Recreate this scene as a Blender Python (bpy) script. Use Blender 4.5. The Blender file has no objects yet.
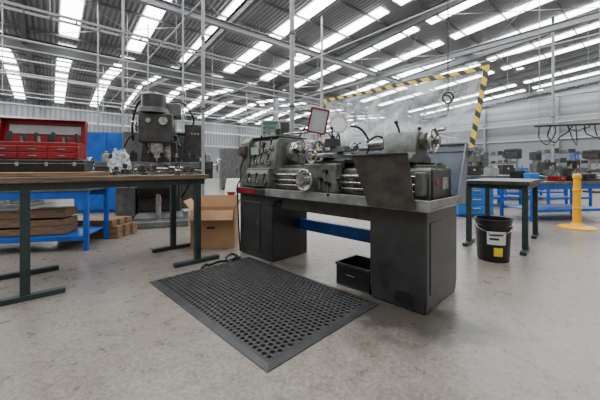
import bpy, bmesh, math, random
from mathutils import Vector, Matrix, Quaternion
from mathutils import noise as nz
random.seed(4)
S=bpy.context.scene
COL=S.collection
# ---------------------------------------------------------------- materials
def newmat(name):
    m=bpy.data.materials.new(name); m.use_nodes=True
    nt=m.node_tree; b=nt.nodes['Principled BSDF']
    return m,nt,b
def pbr(name,c,rough=.5,metal=0.,var=.25,scale=6.,bump=0.,c2=None,emit=None,es=0,stretch=None,detail=5,band=.18):
    m,nt,b=newmat(name)
    tc=nt.nodes.new('ShaderNodeTexCoord'); mp=nt.nodes.new('ShaderNodeMapping')
    if stretch: mp.inputs['Scale'].default_value=stretch
    nt.links.new(tc.outputs['Object'],mp.inputs[0])
    n=nt.nodes.new('ShaderNodeTexNoise'); n.inputs['Scale'].default_value=scale; n.inputs['Detail'].default_value=detail; n.inputs['Roughness'].default_value=.62
    nt.links.new(mp.outputs[0],n.inputs['Vector'])
    r=nt.nodes.new('ShaderNodeValToRGB')
    r.color_ramp.elements[0].position=.5-band; r.color_ramp.elements[1].position=.5+band
    if c2 is None: c2=tuple(x*(1-var) for x in c)
    r.color_ramp.elements[0].color=(*c2,1); r.color_ramp.elements[1].color=(*c,1)
    nt.links.new(n.outputs[0],r.inputs[0]); nt.links.new(r.outputs[0],b.inputs['Base Color'])
    b.inputs['Roughness'].default_value=rough; b.inputs['Metallic'].default_value=metal
    if bump:
        bp=nt.nodes.new('ShaderNodeBump'); bp.inputs['Strength'].default_value=bump; bp.inputs['Distance'].default_value=.01
        nt.links.new(n.outputs[0],bp.inputs['Height']); nt.links.new(bp.outputs[0],b.inputs['Normal'])
    if emit: b.inputs['Emission Color'].default_value=(*emit,1); b.inputs['Emission Strength'].default_value=es
    return m
def ribbed(name,c,c2,freq,axis,rough=.5,depth=.03):
    m,nt,b=newmat(name)
    tc=nt.nodes.new('ShaderNodeTexCoord'); w=nt.nodes.new('ShaderNodeTexWave')
    w.wave_type='BANDS'; w.bands_direction=axis; w.inputs['Scale'].default_value=freq; w.inputs['Distortion'].default_value=0
    nt.links.new(tc.outputs['Object'],w.inputs['Vector'])
    r=nt.nodes.new('ShaderNodeValToRGB'); r.color_ramp.elements[0].position=.15; r.color_ramp.elements[1].position=.5
    r.color_ramp.elements[0].color=(*c2,1); r.color_ramp.elements[1].color=(*c,1)
    nt.links.new(w.outputs[0],r.inputs[0]); nt.links.new(r.outputs[0],b.inputs['Base Color'])
    bp=nt.nodes.new('ShaderNodeBump'); bp.inputs['Strength'].default_value=.6; bp.inputs['Distance'].default_value=depth
    nt.links.new(w.outputs[0],bp.inputs['Height']); nt.links.new(bp.outputs[0],b.inputs['Normal'])
    b.inputs['Roughness'].default_value=rough
    return m
def stripes(name,freq=9.):
    m,nt,b=newmat(name)
    tc=nt.nodes.new('ShaderNodeTexCoord'); sx=nt.nodes.new('ShaderNodeSeparateXYZ'); nt.links.new(tc.outputs['Object'],sx.inputs[0])
    a=nt.nodes.new('ShaderNodeMath'); a.operation='ADD'; nt.links.new(sx.outputs[0],a.inputs[0]); nt.links.new(sx.outputs[2],a.inputs[1])
    mu=nt.nodes.new('ShaderNodeMath'); mu.operation='MULTIPLY'; mu.inputs[1].default_value=freq; nt.links.new(a.outputs[0],mu.inputs[0])
    fr=nt.nodes.new('ShaderNodeMath'); fr.operation='FRACT'; nt.links.new(mu.outputs[0],fr.inputs[0])
    g=nt.nodes.new('ShaderNodeMath'); g.operation='GREATER_THAN'; g.inputs[1].default_value=.42; nt.links.new(fr.outputs[0],g.inputs[0])
    mx=nt.nodes.new('ShaderNodeMix'); mx.data_type='RGBA'; nt.links.new(g.outputs[0],mx.inputs[0])
    mx.inputs[6].default_value=(.03,.03,.03,1); mx.inputs[7].default_value=(.8,.56,.05,1)
    nt.links.new(mx.outputs[2],b.inputs['Base Color']); b.inputs['Roughness'].default_value=.5
    return m
def film(name,tr=.6,scale=8,c=(.85,.88,.9),bump=.5,spread=.15,rough=.12,lo=.4,hi=.7,rot=None):
    m,nt,b=newmat(name)
    out=nt.nodes['Material Output']
    t=nt.nodes.new('ShaderNodeBsdfTransparent'); mx=nt.nodes.new('ShaderNodeMixShader')
    tc=nt.nodes.new('ShaderNodeTexCoord'); mp=nt.nodes.new('ShaderNodeMapping'); nt.links.new(tc.outputs['Object'],mp.inputs[0])
    if rot: mp.inputs['Rotation'].default_value=rot; mp.inputs['Scale'].default_value=(1.6,1,.5)
    n=nt.nodes.new('ShaderNodeTexNoise'); n.inputs['Scale'].default_value=scale; n.inputs['Detail'].default_value=4; n.inputs['Distortion'].default_value=2.2
    nt.links.new(mp.outputs[0],n.inputs['Vector'])
    mr=nt.nodes.new('ShaderNodeMapRange')
    mr.inputs[1].default_value=lo; mr.inputs[2].default_value=hi
    mr.inputs[3].default_value=min(1,tr+spread); mr.inputs[4].default_value=max(0,tr-spread)
    nt.links.new(n.outputs[0],mr.inputs[0]); nt.links.new(mr.outputs[0],mx.inputs[0])
    bp=nt.nodes.new('ShaderNodeBump'); bp.inputs['Strength'].default_value=bump; bp.inputs['Distance'].default_value=.03
    nt.links.new(n.outputs[0],bp.inputs['Height']); nt.links.new(bp.outputs[0],b.inputs['Normal'])
    b.inputs['Base Color'].default_value=(*c,1); b.inputs['Roughness'].default_value=rough
    nt.links.new(b.outputs[0],mx.inputs[1]); nt.links.new(t.outputs[0],mx.inputs[2]); nt.links.new(mx.outputs[0],out.inputs[0])
    return m

K={}
K['green']=pbr('machine_grey_green',(.15,.162,.14),.36,0,.7,8,.2,c2=(.035,.036,.031))
K['dark']=pbr('dark_machine_grey',(.046,.046,.044),.36,0,.7,9,.25)
K['ped']=pbr('pedestal_charcoal',(.034,.035,.036),.28,0,.6,5,.12)
K['mid']=pbr('mid_grey_enamel',(.13,.135,.13),.36,0,.6,8,.1)
K['tray']=pbr('oily_tray_grey',(.21,.213,.205),.3,0,.6,7,.1)
K['light']=pbr('light_grey_enamel',(.36,.37,.37),.4,0,.3,5)
K['steel']=pbr('worn_steel',(.58,.57,.54),.22,.9,.65,22,.2)
K['chrome']=pbr('chrome',(.8,.8,.8),.12,1,.1,10)
K['black']=pbr('black_plastic',(.008,.008,.009),.36,0,.3,8)
K['rubber']=pbr('black_rubber_mat',(.03,.03,.031),.48,0,.5,12,.25)
K['plate']=pbr('splash_plate_grey',(.085,.074,.064),.34,.5,.65,7,.2)
K['bluegrey']=pbr('blue_grey_paint',(.17,.20,.245),.38,0,.3,6)
K['blue']=pbr('blue_paint',(.006,.10,.48),.38,0,.4,5)
K['blue2']=pbr('light_blue_paint',(.02,.16,.5),.4,0,.25,5)
K['red']=pbr('red_paint',(.26,.006,.012),.33,0,.5,6)
K['orange']=pbr('yellow_post_plastic',(.85,.40,.005),.4,0,.15,6)
K['yellow']=pbr('yellow_label',(.85,.62,.02),.5,0,.1,6)
K['white']=pbr('white_paint',(.7,.7,.69),.5,0,.1,6)
K['wood']=pbr('worn_timber',(.27,.165,.09),.65,0,.65,5,.15,stretch=(1,12,12))
K['benchwood']=pbr('dark_stained_bench_timber',(.18,.115,.07),.5,0,.75,5,.2,stretch=(1,14,14))
K['card']=pbr('brown_cardboard',(.42,.24,.12),.8,0,.2,5)
K['legs']=pbr('dark_green_frame_paint',(.022,.04,.039),.4,0,.5,7)
K['galv']=pbr('galvanised_steel',(.32,.33,.345),.45,.3,.2,9)
K['roofsteel']=pbr('roof_steel_paint',(.12,.125,.13),.5,0,.2,3)
K['whitepipe']=pbr('white_pipe_paint',(.5,.51,.52),.45,0,.1,4)
K['sky']=pbr('rooflight_panel',(.9,.93,.95),.5,0,.05,3,emit=(.96,.98,1),es=15)
K['lamp']=pbr('lamp_diffuser',(.95,.95,.9),.5,0,.05,3,emit=(1,.97,.9),es=16)
K['haz']=stripes('hazard_stripe_tape',8.)
K['film']=film('clear_plastic_sheet',.46,2.6,c=(.62,.65,.68),bump=1.,rough=.10,spread=.26,lo=.38,hi=.62,rot=(0,.45,0))
K['bag']=film('crumpled_polythene',.62,10,spread=.25)
K['glass']=pbr('frosted_guard_window',(.5,.52,.54),.2,0,.15,5)
K['lcd']=pbr('readout_display',(.02,.03,.03),.2,0,.1,5,emit=(.15,.5,.3),es=.2)
K['deck']=ribbed('roof_deck_sheeting',(.23,.237,.245),(.135,.14,.145),2.0,'X',depth=.04)
K['wallL']=ribbed('wall_cladding_vertical',(.31,.325,.34),(.2,.21,.22),1.0,'X')
K['wallR']=ribbed('wall_cladding_horizontal',(.32,.33,.34),(.25,.26,.27),.5,'Z')
K['wlow']=pbr('smooth_grey_wall_paint',(.25,.265,.28),.6,0,.1,.5)
K['paper']=pbr('white_paper',(.8,.8,.78),.7,0,.08,6)
def floor_mat():
    m,nt,b=newmat('worn_concrete'); L=nt.links.new; N=nt.nodes.new
    tc=N('ShaderNodeTexCoord')
    def noise(s,d=6,dist=0,rough=.5):
        n=N('ShaderNodeTexNoise'); n.inputs['Scale'].default_value=s; n.inputs['Detail'].default_value=d; n.inputs['Distortion'].default_value=dist; n.inputs['Roughness'].default_value=rough
        L(tc.outputs['Object'],n.inputs['Vector']); return n
    def ramp(n,p0,p1,c0,c1):
        r=N('ShaderNodeValToRGB'); r.color_ramp.elements[0].position=p0; r.color_ramp.elements[1].position=p1
        r.color_ramp.elements[0].color=(*c0,1); r.color_ramp.elements[1].color=(*c1,1); L(n.outputs[0],r.inputs[0]); return r
    def math_(op,a,b_=None):
        x=N('ShaderNodeMath'); x.operation=op
        for i,v in enumerate((a,b_)):
            if v is None: continue
            if isinstance(v,(int,float)): x.inputs[i].default_value=v
            else: L(v,x.inputs[i])
        return x.outputs[0]
    def mix(fac,A,B,t='MIX'):
        x=N('ShaderNodeMix'); x.data_type='RGBA'; x.blend_type=t
        if isinstance(fac,float): x.inputs[0].default_value=fac
        else: L(fac,x.inputs[0])
        L(A,x.inputs[6])
        if isinstance(B,tuple): x.inputs[7].default_value=(*B,1)
        else: L(B,x.inputs[7])
        return x.outputs[2]
    n1=noise(1.1,8,.2,.6); n2=noise(45,6,0,.8); n3=noise(2.6,10,.3,.68); n5=noise(9,12,.1,.85)
    r1=ramp(n1,.38,.62,(.245,.217,.188),(.295,.265,.232))
    r2=ramp(n2,.42,.58,(.58,.57,.56),(1,1,1))
    c=mix(.9,r1.outputs[0],r2.outputs[0],'MULTIPLY')
    r5=ramp(n5,.42,.58,(.74,.73,.71),(1,1,1))
    c=mix(.95,c,r5.outputs[0],'MULTIPLY')
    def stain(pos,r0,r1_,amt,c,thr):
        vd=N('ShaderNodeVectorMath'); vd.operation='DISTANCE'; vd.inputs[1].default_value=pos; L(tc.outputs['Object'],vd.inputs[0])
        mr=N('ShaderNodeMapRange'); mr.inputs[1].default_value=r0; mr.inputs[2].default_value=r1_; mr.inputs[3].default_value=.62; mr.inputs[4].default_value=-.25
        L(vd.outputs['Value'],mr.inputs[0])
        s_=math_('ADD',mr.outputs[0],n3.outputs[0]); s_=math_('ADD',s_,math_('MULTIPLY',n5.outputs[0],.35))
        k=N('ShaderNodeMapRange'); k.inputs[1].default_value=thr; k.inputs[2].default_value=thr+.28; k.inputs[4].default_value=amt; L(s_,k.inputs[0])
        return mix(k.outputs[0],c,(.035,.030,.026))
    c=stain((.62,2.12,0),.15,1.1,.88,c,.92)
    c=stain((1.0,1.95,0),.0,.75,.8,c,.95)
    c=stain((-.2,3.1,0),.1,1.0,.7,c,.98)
    n4=noise(5.5,14,.2,.85); r4=ramp(n4,.57,.63,(0,0,0),(.45,.45,.45))
    c=mix(r4.outputs[0],c,(.12,.105,.09))
    mp=N('ShaderNodeMapping'); mp.inputs['Rotation'].default_value=(0,0,-math.atan2(.64,.768)); mp.inputs['Location'].default_value=(1.1,1.3,0); L(tc.outputs['Object'],mp.inputs[0])
    sp=N('ShaderNodeSeparateXYZ'); L(mp.outputs[0],sp.inputs[0])
    for i in (0,1):
        f=math_('FRACT',math_('MULTIPLY',sp.outputs[i],1/5.))
        g=math_('LESS_THAN',f,.0018); c=mix(math_('MULTIPLY',g,.75),c,(.04,.036,.032))
    L(c,b.inputs['Base Color'])
    rr=N('ShaderNodeMapRange'); rr.inputs[1].default_value=.35; rr.inputs[2].default_value=.65; rr.inputs[3].default_value=.24; rr.inputs[4].default_value=.38; L(n5.outputs[0],rr.inputs[0]); L(rr.outputs[0],b.inputs['Roughness'])
    b.inputs['Specular IOR Level'].default_value=.4
    bp=N('ShaderNodeBump'); bp.inputs['Strength'].default_value=.12; bp.inputs['Distance'].default_value=.004; L(n5.outputs[0],bp.inputs['Height']); L(bp.outputs[0],b.inputs['Normal'])
    return m
K['floor']=floor_mat()
# ---------------------------------------------------------------- mesh builder
class MB:
    def __init__(s): s.v=[]; s.f=[]
    def add(s,vs,fs):
        o=len(s.v); s.v+= [tuple(v) for v in vs]; s.f+=[tuple(i+o for i in f) for f in fs]; return s
    def box(s,x0,x1,y0,y1,z0,z1,rot=None,piv=None):
        vs=[Vector(p) for p in [(x0,y0,z0),(x1,y0,z0),(x1,y1,z0),(x0,y1,z0),(x0,y0,z1),(x1,y0,z1),(x1,y1,z1),(x0,y1,z1)]]
        if rot:
            pv=Vector(piv) if piv else Vector(((x0+x1)/2,(y0+y1)/2,(z0+z1)/2))
            M=Matrix.Rotation(rot[1],3,rot[0]); vs=[M@(v-pv)+pv for v in vs]
        return s.add(vs,[(0,3,2,1),(4,5,6,7),(0,1,5,4),(1,2,6,5),(2,3,7,6),(3,0,4,7)])
    def prism(s,pts,ax,a,b):
        def P(p,t):
            if ax=='X': return (t,p[0],p[1])
            if ax=='Y': return (p[0],t,p[1])
            return (p[0],p[1],t)
        n=len(pts); vs=[P(p,a) for p in pts]+[P(p,b) for p in pts]
        fs=[tuple(range(n)),tuple(range(2*n-1,n-1,-1))]+[(i,i+n,(i+1)%n+n,(i+1)%n) for i in range(n)]
        return s.add(vs,fs)
    def frus(s,p0,s0,p1,s1):
        vs=[]
        for p,q in ((p0,s0),(p1,s1)):
            for dx,dy in ((-1,-1),(1,-1),(1,1),(-1,1)): vs.append((p[0]+dx*q[0]/2,p[1]+dy*q[1]/2,p[2]))
        return s.add(vs,[(0,3,2,1),(4,5,6,7),(0,1,5,4),(1,2,6,5),(2,3,7,6),(3,0,4,7)])
    def cyl(s,p0,p1,r0,r1=None,n=20,caps=True):
        p0=Vector(p0);p1=Vector(p1); r1=r0 if r1 is None else r1
        d=(p1-p0).normalized(); q=d.to_track_quat('Z','Y')
        vs=[];
        for p,r in ((p0,r0),(p1,r1)):
            for i in range(n):
                a=2*math.pi*i/n; vs.append(p+q@Vector((r*math.cos(a),r*math.sin(a),0)))
        fs=[(i,(i+1)%n,(i+1)%n+n,i+n) for i in range(n)]
        if caps: fs+=[tuple(range(n-1,-1,-1)),tuple(range(n,2*n))]
        return s.add(vs,fs)
    def lathe(s,prof,o=(0,0,0),d=(0,0,1),n=24):
        q=Vector(d).normalized().to_track_quat('Z','Y'); o=Vector(o); vs=[]
        for r,h in prof:
            for i in range(n):
                a=2*math.pi*i/n; vs.append(o+q@Vector((r*math.cos(a),r*math.sin(a),h)))
        fs=[]
        for k in range(len(prof)-1):
            for i in range(n): fs.append((k*n+i,k*n+(i+1)%n,(k+1)*n+(i+1)%n,(k+1)*n+i))
        if prof[0][0]>1e-5: fs.append(tuple(range(n-1,-1,-1)))
        if prof[-1][0]>1e-5: fs.append(tuple(range((len(prof)-1)*n,len(prof)*n)))
        return s.add(vs,fs)
    def torus(s,c,d,R,r,n=28,m=8):
        q=Vector(d).normalized().to_track_quat('Z','Y'); c=Vector(c); vs=[]
        for i in range(n):
            a=2*math.pi*i/n
            for j in range(m):
                b=2*math.pi*j/m; rr=R+r*math.cos(b); vs.append(c+q@Vector((rr*math.cos(a),rr*math.sin(a),r*math.sin(b))))
        return s.add(vs,[(i*m+j,((i+1)%n)*m+j,((i+1)%n)*m+(j+1)%m,i*m+(j+1)%m) for i in range(n) for j in range(m)])
    def sph(s,c,r,n=14,sc=(1,1,1)):
        c=Vector(c); k=n//2; prof=[(max(1e-6,r*math.sin(math.pi*i/k)),-r*math.cos(math.pi*i/k)) for i in range(k+1)]
        vs=[];
        for rr,h in prof:
            for i in range(n):
                a=2*math.pi*i/n; vs.append(c+Vector((rr*math.cos(a)*sc[0],rr*math.sin(a)*sc[1],h*sc[2])))
        return s.add(vs,[(t*n+i,t*n+(i+1)%n,(t+1)*n+(i+1)%n,(t+1)*n+i) for t in range(k) for i in range(n)])
    def tube(s,pts,r,n=8):
        pts=[Vector(p) for p in pts]; vs=[]; 
        for i,p in enumerate(pts):
            d=(pts[min(i+1,len(pts)-1)]-pts[max(i-1,0)]).normalized()
            up=Vector((0,0,1)) if abs(d.z)<.9 else Vector((0,1,0))
            x=d.cross(up).normalized(); y=x.cross(d)
            for k in range(n):
                a=2*math.pi*k/n; vs.append(p+x*r*math.cos(a)+y*r*math.sin(a))
        fs=[(i*n+k,i*n+(k+1)%n,(i+1)*n+(k+1)%n,(i+1)*n+k) for i in range(len(pts)-1) for k in range(n)]
        fs+=[tuple(range(n)),tuple(range(len(pts)*n-1,(len(pts)-1)*n-1,-1))]
        return s.add(vs,fs)
    def wheel(s,c,d,R,r=.01,spokes=3,hub=.025,hl=.04):
        q=Vector(d).normalized().to_track_quat('Z','Y'); c=Vector(c)
        s.torus(c,d,R,r)
        s.cyl(c-q@Vector((0,0,hl/2)),c+q@Vector((0,0,hl/2)),hub)
        for i in range(spokes):
            a=2*math.pi*i/spokes+.4; s.cyl(c,c+q@Vector((R*math.cos(a),R*math.sin(a),0)),r*.8,n=8)
        a=1.2; e=c+q@Vector((R*math.cos(a),R*math.sin(a),0)); s.cyl(e,e+q@Vector((0,0,.07)),r*1.2,n=10)
        return s
    def make(s,name,mat,parent=None,label=None,loc=(0,0,0),rz=0,bev=0,cat=None,group=None,kind=None,smooth=True):
        me=bpy.data.meshes.new(name); me.from_pydata(s.v,[],s.f); me.update()
        bm=bmesh.new(); bm.from_mesh(me); bmesh.ops.recalc_face_normals(bm,faces=bm.faces); bm.to_mesh(me); bm.free()
        if smooth:
            me.polygons.foreach_set('use_smooth',[True]*len(me.polygons)); me.set_sharp_from_angle(angle=math.radians(35))
        me.materials.append(K[mat] if isinstance(mat,str) else mat)
        o=bpy.data.objects.new(name,me); COL.objects.link(o)
        o.location=loc; o.rotation_euler=(0,0,rz)
        if parent: o.parent=parent
        if label: o['label']=label
        if cat: o['category']=cat
        if group: o['group']=group
        if kind: o['kind']=kind
        if bev:
            b=o.modifiers.new('bevel','BEVEL'); b.width=bev; b.segments=2; b.limit_method='ANGLE'; b.angle_limit=math.radians(40)
        return o
def thing(name,label,cat,loc=(0,0,0),rz=0,group=None):
    e=bpy.data.objects.new(name,None); COL.objects.link(e); e.empty_display_size=.1
    e.location=loc; e.rotation_euler=(0,0,rz); e['label']=label; e['category']=cat
    if group: e['group']=group
    return e
def clone(root,loc,rz=None,label=None,group=None,scale=None):
    kids={}
    for o in list(bpy.data.objects):
        if o.parent: kids.setdefault(o.parent,[]).append(o)
    def cp(o,par):
        n=o.copy(); COL.objects.link(n)
        if par: n.parent=par; n.matrix_parent_inverse=o.matrix_parent_inverse.copy()
        for c in kids.get(o,[]): cp(c,n)
        return n
    n=cp(root,None); n.location=loc
    if rz is not None: n.rotation_euler=(0,0,rz)
    if label: n['label']=label
    if group: n['group']=group
    if scale: n.scale=(scale,)*3
    return n
def smoothpts(P,k=6):
    P=[Vector(p) for p in P]; out=[]
    for i in range(len(P)-1):
        p0=P[max(i-1,0)];p1=P[i];p2=P[i+1];p3=P[min(i+2,len(P)-1)]
        for t in range(k):
            u=t/k; out.append(.5*((2*p1)+(p2-p0)*u+(2*p0-5*p1+4*p2-p3)*u*u+(3*p1-p0-3*p2+p3)*u**3))
    out.append(P[-1]); return out
def G(px,py,h=0.):
    D=300*(1-h)/(py-168); return ((px-300)/300*D,D,h)
def W(px,D,z=0.): return ((px-300)/300*D,D,z)

# ---------------------------------------------------------------- building
BA=math.atan2(.64,.768)
EQ=30.; EP=30.; Q0,P0=-22,-4
def zr(p):
    if p<=15: return 6+(15-p)*.09
    if p<=22.5: return 6+(p-15)*.09
    return 6+(30-p)*.09
MB().box(-30,50,-14,50,-.1,0).make('floor','floor',kind='structure')
def slab(mb,x0,x1,pa,pb,dz0,dz1):
    vs=[]
    for dz in (dz0,dz1):
        vs+=[(x0,pa,zr(pa)+dz),(x1,pa,zr(pa)+dz),(x1,pb,zr(pb)+dz),(x0,pb,zr(pb)+dz)]
    return mb.add(vs,[(0,3,2,1),(4,5,6,7),(0,1,5,4),(1,2,6,5),(2,3,7,6),(3,0,4,7)])
BAYS=((P0,15),(15,22.5),(22.5,30))
m=MB()
for a,b in BAYS: slab(m,Q0,EQ,a,b,0,.1)
m.make('ceiling','deck',rz=BA,kind='structure',smooth=False)
MB().box(Q0,EQ,EP,EP+.15,3.2,6.1).make('wall_back','wallL',rz=BA,kind='structure')
MB().box(Q0,EQ,EP-.05,EP+.15,0,3.2).make('wall_back_lower','wlow',rz=BA,kind='structure')
w=MB(); pr=[(P0,3.2),(30,3.2),(30,6.1),(22.5,zr(22.5)+.1),(15,6.1),(P0,zr(P0)+.1)]
w.prism(pr,'X',EQ,EQ+.15); w.make('wall_right','wallR',rz=BA,kind='structure',smooth=False)
MB().box(EQ-.05,EQ+.15,P0,30,0,3.2).make('wall_right_lower','wlow',rz=BA,kind='structure')
tn=[0]
def trim(mb,mat,**k):
    tn[0]+=1; return mb.make('trim_%d'%tn[0],mat,rz=BA,kind='structure',**k)
wn=0
for k in range(-9,14):
    q=.55+2.2*k; hw=.27
    for (a,b) in ((14.4,6.4),(5.9,-3.6),(15.6,22.1),(22.9,29.5)):
        if k<-3 and a<15: continue
        wn+=1; m=MB()
        m.add([(q-hw,a,zr(a)-.03),(q+hw,a,zr(a)-.03),(q+hw,b,zr(b)-.03),(q-hw,b,zr(b)-.03)],[(0,1,2,3)])
        m.make('window_%d'%wn,'sky',rz=BA,kind='structure',smooth=False)
p=29.4
while p>P0:
    z=zr(p); trim(MB().box(Q0,EQ,p-.015,p+.015,z-.13,z-.04),'roofsteel'); p-=1.5
def ibeam(m,x,pa,pb,top,dep,w_=.07):
    for (x0,x1,d0,d1) in ((x-w_,x+w_,top,top-.015),(x-.01,x+.01,top-.015,top-dep+.015),(x-w_,x+w_,top-dep+.015,top-dep)):
        slab(m,x0,x1,pa,pb,d1,d0)
for q in (-17.5,-11.9,-6.3,-.7,4.9,10.5,16.1,21.7,27.3):
    m=MB()
    for a,b in BAYS: ibeam(m,q,a,b,-.13,.34)
    trim(m,'roofsteel')
    c=MB()
    for x0,x1,y0,y1 in ((q-.1,q+.1,29.7,29.72),(q-.1,q+.1,29.4,29.42),(q-.012,q+.012,29.4,29.7)): c.box(x0,x1,y0,y1,0,5.5)
    trim(c,'galv')
trim(MB().box(Q0,EQ,14.9,14.92,5.3,5.75).box(Q0,EQ,14.8,15.02,5.75,5.77).box(Q0,EQ,14.8,15.02,5.28,5.3),'roofsteel')
for qa,qb in ((-.7,4.9),(10.5,16.1)):
    for pa,pb in ((1,5.5),(5.5,10),(10,14.5)):
        for s_ in (0,1):
            a_,b_=(pa,pb) if s_ else (pb,pa)
            trim(MB().cyl((qa,a_,zr(a_)-.3),(qb,b_,zr(b_)-.3),.014,n=6),'galv')
for q in (-6.3,10.5,21.7):
    trim(MB().box(q-.1,q+.1,15.05,15.07,0,5.2).box(q-.1,q+.1,14.75,14.77,0,5.2).box(q-.012,q+.012,14.77,15.05,0,5.2),'galv')
for pp in (26,20.6,15,10.,5.,0.):
    trim(MB().box(29.6,29.62,pp-.1,pp+.1,0,zr(pp)-.3).box(29.9,29.92,pp-.1,pp+.1,0,zr(pp)-.3).box(29.6,29.92,pp-.012,pp+.012,0,zr(pp)-.3),'galv')
for z in (3.2,4.6): trim(MB().box(29.7,29.85,P0,29.3,z,z+.1),'whitepipe')
for z in (3.2,4.6): trim(MB().box(Q0,29.3,29.35,29.5,z,z+.1),'whitepipe')
def pipe(q0,p0,q1,p1,z,r=.035,mat='whitepipe'):
    trim(MB().cyl((q0,p0,z),(q1,p1,z),r,n=10),mat)
pipe(-14,11.5,28,11.5,3.6,.03); pipe(-14,11.75,28,11.75,3.72,.02); pipe(-14,11.6,28,11.6,3.15,.018)
pipe(-14,10.2,20,10.2,4.2,.022); pipe(-14,10.4,20,10.4,4.25,.022)
pipe(-14,17.5,28,17.5,3.7,.045); pipe(-14,24,28,24,3.9,.045); pipe(-14,20,28,20,4.5,.035)
pipe(-14,13.4,28,13.4,4.9,.03,'galv'); pipe(-14,13.6,28,13.6,4.6,.025)
pipe(18,-3,18,28,4.3,.03,'galv'); pipe(22,-3,22,28,3.6,.035); pipe(22.3,-3,22.3,28,3.9,.02)
pipe(13.2,-3,13.2,28,5.2,.03,'galv'); pipe(3.,-3,3.,28,5.3,.025,'galv'); pipe(7.4,-3,7.4,28,5.0,.02)
m=MB().box(-14,9,9.4,9.43,4.7,4.76).box(-14,9,9.72,9.75,4.7,4.76)
for i in range(46): m.box(-14+i*.5,-13.96+i*.5,9.43,9.72,4.71,4.73)
trim(m,'galv')
trim(MB().box(-14,20,8.62,8.78,5.55,5.57).box(-14,20,8.69,8.71,5.37,5.55).box(-14,20,8.62,8.78,5.35,5.37),'galv')
trim(MB().box(11.92,12.08,-3,28,5.25,5.27).box(11.99,12.01,-3,28,5.27,5.45).box(11.92,12.08,-3,28,5.45,5.47),'galv')
for q in range(-10,27,3): trim(MB().cyl((q,11.5,3.1),(q,11.5,zr(11.5)),.010,n=6),'whitepipe')
for q in range(-9,20,3): trim(MB().cyl((q,9.58,4.7),(q,9.58,zr(9.58)),.010,n=6),'galv')
for q in range(-10,27,4): trim(MB().cyl((q,17.5,3.7),(q,17.5,zr(17.5)),.02,n=6),'whitepipe')
for pp in range(-1,27,3):
    trim(MB().cyl((18,pp,4.3),(18,pp,zr(pp)),.012,n=6),'galv'); trim(MB().cyl((22,pp,3.6),(22,pp,zr(pp)),.012,n=6),'galv')
def pole(px,D,r,label='slim galvanised service pole rising from the floor to the roof'):
    X,Y,_=W(px,D); pp=-.64*X+.768*Y; h=zr(pp)-.05
    t=thing('service_pole',label,'pole',(X,Y,0),group='service poles')
    MB().cyl((0,0,.012),(0,0,h),r,n=14).make('pole_shaft','galv',t)
    MB().box(-.09,.09,-.09,.09,0,.012).make('base_plate','galv',t)
    for z in (1.9,3.0): MB().cyl((0,0,z),(0,0,z+.04),r*1.35,n=14).make('pole_clamp','mid',t)
    return t
pole(203,4.7,.026); pole(292,4.5,.036); pole(183,8.2,.025); pole(123,9,.035); pole(98,9.5,.025); pole(553,12,.05); pole(322,11,.04); pole(148,10.9,.025)
def lampthing(px,D,drop=1.0,lab='small round black high-bay lamp hanging under the roof'):
    X,Y,_=W(px,D); pp=-.64*X+.768*Y; H=zr(pp)-drop
    t=thing('high_bay_lamp',lab,'ceiling lamp',(X,Y,H),group='high-bay lamps')
    MB().lathe([(.001,.16),(.06,.16),(.08,.1),(.17,.06),(.19,0),(.17,0),(.15,.04)]).make('lamp_housing','dark',t)
    MB().cyl((0,0,.012),(0,0,.03),.15,n=24).make('lamp_diffuser','lamp',t)
    MB().cyl((0,0,.16),(0,0,drop-.07),.008,n=6).make('suspension_cable','black',t)
for px,D in ((372,17),(482,12.5),(300,12),(592,10.5),(262,20),(425,24),(540,19),(118,12),(330,28),(210,25),(520,15),(395,13)): lampthing(px,D)

# ---------------------------------------------------------------- lathe
LA=-math.pi/4
OX,OY=-.718,3.59
L=thing('engine_lathe','worn grey-green metalworking engine lathe on two dark pedestals','lathe',(OX,OY,0),LA)
b=MB(); b.prism([(.02,0),(.60,0),(.60,.60),(.68,.66),(.80,.70),(0,.70),(0,.02)],'Y',.0,.54)
b.make('headstock_pedestal','ped',L,bev=.012)
MB().box(.05,.40,-.010,0,.08,.62).make('pedestal_door','ped',L,bev=.004)
MB().box(.37,.383,-.026,-.010,.38,.42).make('door_handle','steel',L)
b=MB(); b.prism([(1.80,0),(2.21,0),(2.22,.1),(2.22,.71),(1.78,.71),(1.78,.1)],'Y',.0,.61)
b.make('tailstock_pedestal','ped',L,bev=.012)
MB().prism([(1.99,.035),(2.13,.035),(2.13,.09),(2.10,.12),(2.02,.12),(1.99,.09)],'Y',-.004,.002).make('pedestal_slot','black',L)
MB().box(2.22,2.225,.06,.54,.12,.62).make('access_panel','ped',L,bev=.004)
t=MB(); t.box(.55,2.27,-.05,.66,.71,.725); t.box(.55,2.27,-.06,-.05,.705,.785); t.box(2.258,2.27,-.05,.66,.725,.785); t.box(.55,2.25,.648,.66,.725,.785)
t.make('chip_tray','tray',L,bev=.004)
MB().box(.72,1.78,.03,.6,.58,.709).make('tray_sump','dark',L,bev=.006)
MB().box(-.03,.55,-.03,.6,.70,.775).make('headstock_plinth','dark',L,bev=.006)
MB().box(-.028,.34,-.038,-.028,.715,.765).make('trim_strip','red',L,label='red trim strip')
MB().box(.60,1.8,.40,.46,.30,.42).make('cross_brace','blue',L,label='blue painted cross brace between the pedestals',bev=.005)
b=MB(); 
b.prism([(.12,.76),(.50,.76),(.50,.98),(.48,1.0),(.42,1.0),(.42,1.02),(.39,1.035),(.36,1.02),(.36,1.0),(.26,1.0),(.26,1.02),(.23,1.035),(.20,1.02),(.20,1.0),(.14,1.0),(.12,.98)],'X',.5,2.2)
b.make('bed','green',L,bev=.003)
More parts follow.
